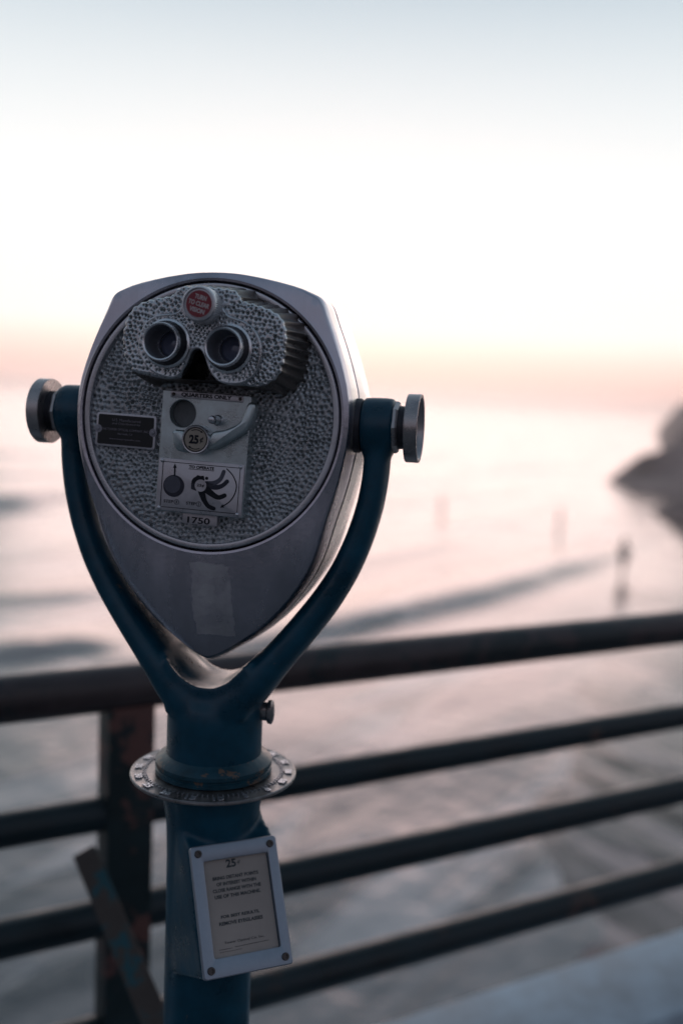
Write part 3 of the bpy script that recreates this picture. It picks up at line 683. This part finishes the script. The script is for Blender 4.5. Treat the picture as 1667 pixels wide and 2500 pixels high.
ZS = -6.1
shore = [(-3, 2), (-.5, 8), (1.1, 17), (4, 26), (9, 40), (16, 58), (25, 90), (40, 135), (60, 200), (110, 400), (400, 1400), (3000, 9000), (9000, 26000)]
sy = np.array([p[1] for p in shore], float); sx = np.array([p[0] for p in shore], float)
def shx(y): return float(np.interp(y, sy, sx))
ridges = [([(-24, 55), (-21, 60.8), (-20.3, 64.7), (-18.5, 70)], .80, 2.4), ([(-5.5, 26.4), (-2.3, 29.8), (-.2, 32.2), (1.9, 34.6), (5.7, 39.3), (8, 42.7), (11.9, 49), (14.1, 51.6)], .40, 1.15), ([(-8, 40), (0, 46), (9, 56)], .13, .8), ([(1, 70), (8, 76), (14, 84)], .20, 1.1), ([(-32, 45), (-24, 47), (-17, 51)], .18, 1.0), ([(-15, 33), (-10, 35.5), (-5, 40)], .13, .7), ([(-4, 85), (4, 89), (12, 96)], .28, 1.4), ([(5, 59), (9, 62), (13, 67)], .12, .7), ([(-36, 80), (-24, 84), (-12, 92)], .30, 1.5), ([(-8, 130), (8, 136), (22, 150)], .40, 2.2), ([(-10.2, 26.6), (-9.2, 27.3), (-8.2, 28.1), (-6.6, 29)], .32, .8), ([(-60, 100), (-45, 104), (-30, 108)], .5, 2.6), ([(14, 114), (17, 116.1), (21.4, 118.9), (25, 121)], .35, 1.6), ([(-12.5, 20), (-10.5, 20.6), (-8, 21.6)], .12, .5)]
def ridge(x, y):
    h = 0
    for P, amp, w in ridges:
        best = None
        for i in range(len(P)-1):
            ax, ay = P[i]; bx_, by_ = P[i+1]; dx, dy = bx_-ax, by_-ay; L2 = dx*dx+dy*dy; t_ = ((x-ax)*dx+(y-ay)*dy)/L2; tc_ = max(0, min(1, t_))
            d = math.hypot(x-ax-dx*tc_, y-ay-dy*tc_); s_ = (x-ax)*dy-(y-ay)*dx
            if best is None or d < best[0]: best = (d, s_, i, tc_)
        d, s_, i, t_ = best
        u = (i+t_)/(len(P)-1); end = math.sin(pi*min(1, max(0, u*.9+.05)))**.5
        if i in (0, len(P)-2) and (t_ in (0, 1)): end *= max(0, 1-d/(w*2)) if (i == 0 and t_ == 0) or (i == len(P)-2 and t_ == 1) else 1
        ww = w if s_ > 0 else w*2.6       # steep on the side facing the pier
        if d < ww*2.2: h += amp*end*math.exp(-(d/ww)**2*1.6)
    return h
# one sheet of water and wet beach each, finer near the pier
def radial(fn, r0, r1, n, m_, mat_, name, a0=-75, a1=75):
    V, F = [], []
    for k in range(n+1):
        r = r0*(r1/r0)**(k/n)
        for j in range(m_+1):
            A = radians(a0+(a1-a0)*j/m_); x, y = r*sin(A), r*cos(A)
            V.append((x, y, fn(x, y)))
    for k in range(n):
        for j in range(m_): F.append((k*(m_+1)+j, k*(m_+1)+j+1, (k+1)*(m_+1)+j+1, (k+1)*(m_+1)+j))
    return V, F
def hsea(x, y):
    h = 0
    r = math.hypot(x, y)
    if r < 400:
        fade = min(1, 60/(r+1))
        h = ridge(x, y)+.025*noise.noise((x*.35, y*.35, 0))+.010*noise.noise((x*1.1, y*1.1, 3))
        h *= max(0, 1-max(0, x-shx(y)-2)/8) if x > shx(y)+2 else 1
    return ZS+h
sea = structure(obj('sea', radial(hsea, 3, 2500, 300, 260, 'sea', 'sea', -88, 88), 'sea', None, I4, 180))
def hb_(x, y):
    d = x-shx(y); r = math.hypot(x, y)
    return ZS-.10+.035*d*(1 if d < 60 else 60/d)+(.04*noise.noise((x*.25, y*.25, 7)) if r < 400 else 0)
beach = structure(obj('wet_beach', radial(hb_, 3, 1400, 150, 170, 'wet', 'beach', -10, 88), 'wet', None, I4, 180))
# rocky headland to the right
def edge(y): return float(np.interp(y, [60, 66, 70, 74, 82, 93, 97, 104, 110, 118, 138, 150, 190, 232, 310, 400, 800], [25.8, 24.2, 22.4, 22.7, 26.8, 30.5, 28.2, 27.0, 31, 36, 43.5, 47.2, 60, 73, 96, 125, 258]))
def hl(x, y):
    d = x-edge(y)
    if d < 0: return ZS-1.5+d*.3
    n_ = noise.noise((x*.08, y*.05, 1))*3.0+noise.noise((x*.25, y*.2, 2))*1.6+noise.noise((x*.9, y*.9, 5))*.3
    cliff = 0 if y < 104 else (min(9.2, 4.2+(y-104)*.03)+n_*.7)/(1+math.exp(-(d-6-.02*(y-104))/(2.6+.008*(y-104))))
    return ZS-.3+min(d, 3.5)*(.45 if y < 104 else .8)+max(0, n_)*min(1, d/2)*1.1+cliff+n_*.4*min(1, d/6)
V, F = [], []; nx, ny = 110, 170
for j in range(ny+1):
    y = 60*(800/60)**(j/ny)
    for i in range(nx+1):
        x = edge(y)-3+(i/nx)**1.6*(60+y*.8); V.append((x, y, hl(x, y)))
for j in range(ny):
    for i in range(nx): F.append((j*(nx+1)+i, j*(nx+1)+i+1, (j+1)*(nx+1)+i+1, (j+1)*(nx+1)+i))
headland = structure(obj('headland', (V, F), 'rock', None, I4, 180))

# pier deck and kerb
dk = structure(obj('pier_deck', box(-9, 14, -.30, 0.0, -.35, 0, .0), 'deck', None, MR))
dk.data.clear_geometry(); v_, f_ = box(-30, 30, -14, .10, -.35, 0); dk.data.from_pydata(v_, [], f_); dk.data.update()
kb = structure(obj('pier_kerb', box(-9, 14, -.245, .030, .002, .072, .016), 'kerb', None, MR, 40))

# ---- the sea air between here and the far shore
hm = bpy.data.materials.new('sea_haze'); hm.use_nodes = True; nt = hm.node_tree
for n_ in list(nt.nodes): nt.nodes.remove(n_)
ho = N(nt, 'ShaderNodeOutputMaterial'); pv = N(nt, 'ShaderNodeVolumePrincipled'); pv.inputs['Color'].default_value = (.98, .93, .91, 1); pv.inputs['Density'].default_value = .0008; pv.inputs['Anisotropy'].default_value = .85
nt.links.new(pv.outputs[0], ho.inputs['Volume'])
hz_ = obj('haze', box(-2700, 2700, -2700, 2700, -9, 14), hm, None, I4); hz_['kind'] = 'stuff'
# ================================================================== PEOPLE on the beach
def skin_mesh(name, pts, edges, radii, material, parent, W, lvl=1):
    me = bpy.data.meshes.new(name); me.from_pydata(pts, edges, []); o = bpy.data.objects.new(name, me); COL.objects.link(o)
    m_ = o.modifiers.new('k', 'SKIN'); m_.use_smooth_shade = True
    for sv, r in zip(me.skin_vertices[0].data, radii): sv.radius = (r, r)
    me.skin_vertices[0].data[0].use_root = True
    s_ = o.modifiers.new('s', 'SUBSURF'); s_.levels = lvl; s_.render_levels = lvl
    bpy.context.view_layer.update(); g = bpy.context.evaluated_depsgraph_get(); g.update()
    nm = bpy.data.meshes.new_from_object(o.evaluated_get(g)); nm.name = name; bpy.data.objects.remove(o); bpy.data.meshes.remove(me)
    nm.materials.clear(); nm.materials.append(material)
    for p in nm.polygons: p.use_smooth = True
    o = bpy.data.objects.new(name, nm); COL.objects.link(o)
    if parent is not None: o.parent = parent; o.matrix_basis = WM[parent].inverted() @ W
    else: o.matrix_basis = W
    WM[o] = W; return o
skinm = mat('skin', (.30, .17, .12), .55, 0, .1, 20); hairm = mat('hair', (.02, .014, .01), .6, 0, .2, 30)
def person(x, y, z, rz, stride, top, legs, label, arm=.0, sc=1.0):
    W = Matrix.Translation((x, y, z)) @ Matrix.Rotation(rz, 4, 'Z') @ Matrix.Scale(sc, 4)
    e = bpy.data.objects.new('person', None); COL.objects.link(e); e.matrix_basis = W; WM[e] = W; tagit(e, label, 'person', 'people walking on the wet beach')
    s = stride
    pts = [(0, 0, .93), (0, 0, 1.12), (0, .01, 1.30), (0, .01, 1.43), (0, -.01, 1.50), (0, -.02, 1.60), (0, -.02, 1.70),
           (-.10, 0, .88), (-.11, -.5*s, .48), (-.11, -.55*s+.05, .07), (-.11, -.55*s-.10, .03),
           (.10, 0, .88), (.11, .35*s, .48), (.11, .85*s, .09), (.11, .85*s-.14, .03),
           (-.18, .01, 1.38), (-.23, .06+arm, 1.12), (-.23, -.03+arm, .88), (-.23, -.06+arm, .80),
           (.18, .01, 1.38), (.23, -.08-arm, 1.12), (.23, -.20-arm, .90), (.23, -.24-arm, .83)]
    ed = [(0, 1), (1, 2), (2, 3), (3, 4), (4, 5), (5, 6), (0, 7), (7, 8), (8, 9), (9, 10), (0, 11), (11, 12), (12, 13), (13, 14), (3, 15), (15, 16), (16, 17), (17, 18), (3, 19), (19, 20), (20, 21), (21, 22)]
    rd = [.13, .12, .14, .10, .055, .095, .075, .085, .06, .04, .04, .085, .06, .04, .04, .05, .04, .032, .03, .05, .04, .032, .03]
    skin_mesh('body', pts, ed, rd, skinm, e, W)
    tp = [0, 1, 2, 3, 15, 16, 17, 19, 20, 21]; ix = {k: i for i, k in enumerate(tp)}
    skin_mesh('jacket', [pts[k] for k in tp], [(ix[a_], ix[b_]) for a_, b_ in ed if a_ in ix and b_ in ix], [rd[k]*1.22 for k in tp], top, e, W)
    tp = [0, 7, 8, 9, 11, 12, 13]; ix = {k: i for i, k in enumerate(tp)}
    skin_mesh('trousers', [pts[k] for k in tp], [(ix[a_], ix[b_]) for a_, b_ in ed if a_ in ix and b_ in ix], [rd[k]*1.25 for k in tp], legs, e, W)
    V, F = lathe([(.001, .125), (.06, .115), (.10, .06), (.108, 0), (.095, -.06)], 20, cap=False)
    obj('hair', tr((V, F), lambda x_, y_, z_: (x_*.92, y_*1.02+.005, z_+1.655)), hairm, e, W, 60)
c1 = mat('dark_cloth', (.60, .56, .54), .8); c2 = mat('blue_cloth', (.03, .04, .06), .8); c3 = mat('tan_cloth', (.60, .50, .45), .8); c4 = mat('grey_cloth', (.55, .52, .50), .8)
def gz(x, y): return max(hb_(x, y), hsea(x, y))-.01
person(13.1, 45.5, gz(13.1, 45.5), radians(20), .25, c1, c2, 'person in grey clothes walking on the wet sand nearest the pier')
person(6.9, 68.2, gz(6.9, 68.2), radians(-60), .15, c4, c3, 'person standing ankle deep in the wash straight beyond the right side knob', .02, .68)
person(13.9, 63.0, gz(13.9, 63.0), radians(80), .2, c3, c4, 'person in tan top out on the shallow water between the other two', 0, .70)

# ================================================================== SKY, SUN
w = bpy.data.worlds.new('World'); S.world = w; w.use_nodes = True; nt = w.node_tree; L = nt.links.new
for n_ in list(nt.nodes): nt.nodes.remove(n_)
out = N(nt, 'ShaderNodeOutputWorld'); bg1 = N(nt, 'ShaderNodeBackground', Strength=.02); bg2 = N(nt, 'ShaderNodeBackground', Strength=1.0); addn = N(nt, 'ShaderNodeAddShader')
SUN_AZ = radians(0)       # azimuth of the set sun, right of +Y
sk = N(nt, 'ShaderNodeTexSky', sky_type='NISHITA', sun_disc=False); sk.sun_elevation = radians(1.0); sk.sun_rotation = SUN_AZ; sk.air_density = 1.2; sk.dust_density = 1.5
L(sk.outputs[0], bg1.inputs[0])
tc = N(nt, 'ShaderNodeTexCoord'); nrmz = N(nt, 'ShaderNodeVectorMath', operation='NORMALIZE'); L(tc.outputs['Generated'], nrmz.inputs[0])
sp = N(nt, 'ShaderNodeSeparateXYZ'); L(nrmz.outputs[0], sp.inputs[0])
asn = N(nt, 'ShaderNodeMath', operation='ARCSINE'); L(sp.outputs['Z'], asn.inputs[0])
el = N(nt, 'ShaderNodeMath', operation='MULTIPLY'); L(asn.outputs[0], el.inputs[0]); el.inputs[1].default_value = 180/pi/90     # elevation 0..1 = 0..90 deg
E_ = lambda d: d/90
front_r = ramp(nt, el.outputs[0], [(0, (1.15, .66, .60)), (E_(1.2), (1.22, .70, .63)), (E_(2.6), (1.22, .88, .80)), (E_(4.2), (1.28, 1.10, 1.04)), (E_(6.2), (1.60, 1.50, 1.46)), (E_(8.2), (1.30, 1.26, 1.24)), (E_(10), (1.06, 1.05, 1.05)), (E_(12.5), (.975, .985, .985)), (E_(15.5), (.865, .905, .925)), (E_(18.5), (.725, .795, .84)), (E_(21.5), (.56, .66, .735)), (E_(28), (.38, .47, .55)), (E_(45), (.25, .33, .41)), (1, (.13, .18, .25))]); front_r.color_ramp.interpolation = 'B_SPLINE'
back_r = ramp(nt, el.outputs[0], [(0, (.035, .037, .048)), (E_(3), (.07, .066, .085)), (E_(9), (.215, .20, .25)), (E_(19), (.26, .27, .335)), (E_(35), (.17, .215, .28)), (E_(60), (.12, .165, .225)), (1, (.13, .18, .25))])
dt = N(nt, 'ShaderNodeVectorMath', operation='DOT_PRODUCT'); L(nrmz.outputs[0], dt.inputs[0]); dt.inputs[1].default_value = (sin(SUN_AZ), cos(SUN_AZ), 0)
fr_ = N(nt, 'ShaderNodeMapRange', interpolation_type='SMOOTHSTEP'); fr_.inputs['From Min'].default_value = -.1; fr_.inputs['From Max'].default_value = .86; L(dt.outputs['Value'], fr_.inputs[0])
mx = N(nt, 'ShaderNodeMix', data_type='RGBA'); L(fr_.outputs[0], mx.inputs[0]); L(back_r.outputs[0], mx.inputs[6]); L(front_r.outputs[0], mx.inputs[7]); 
lowr = N(nt, 'ShaderNodeMapRange'); lowr.inputs['From Min'].default_value = -.03; lowr.inputs['From Max'].default_value = -.008; L(sp.outputs['Z'], lowr.inputs[0])
mz = N(nt, 'ShaderNodeMix', data_type='RGBA'); L(lowr.outputs[0], mz.inputs[0]); mz.inputs[6].default_value = (.035, .04, .05, 1); L(mx.outputs[2], mz.inputs[7]); L(mz.outputs[2], bg2.inputs[0])
L(bg1.outputs[0], addn.inputs[0]); L(bg2.outputs[0], addn.inputs[1]); L(addn.outputs[0], out.inputs[0])
sl = bpy.data.lights.new('sun', 'SUN'); sl.energy = .52; sl.angle = radians(40); sl.color = (1, .68, .62)
so = bpy.data.objects.new('sun', sl); COL.objects.link(so)
sd = Vector((sin(SUN_AZ)*cos(radians(3)), cos(SUN_AZ)*cos(radians(3)), sin(radians(3)))); so.rotation_euler = sd.to_track_quat('Z', 'Y').to_euler()
S.view_settings.view_transform = 'Standard'; S.view_settings.look = 'None'; S.view_settings.exposure = 0; S.view_settings.gamma = 1
S.cycles.use_denoising = True; S.cycles.max_bounces = 6; S.cycles.volume_bounces = 1; S.cycles.sample_clamp_indirect = 4
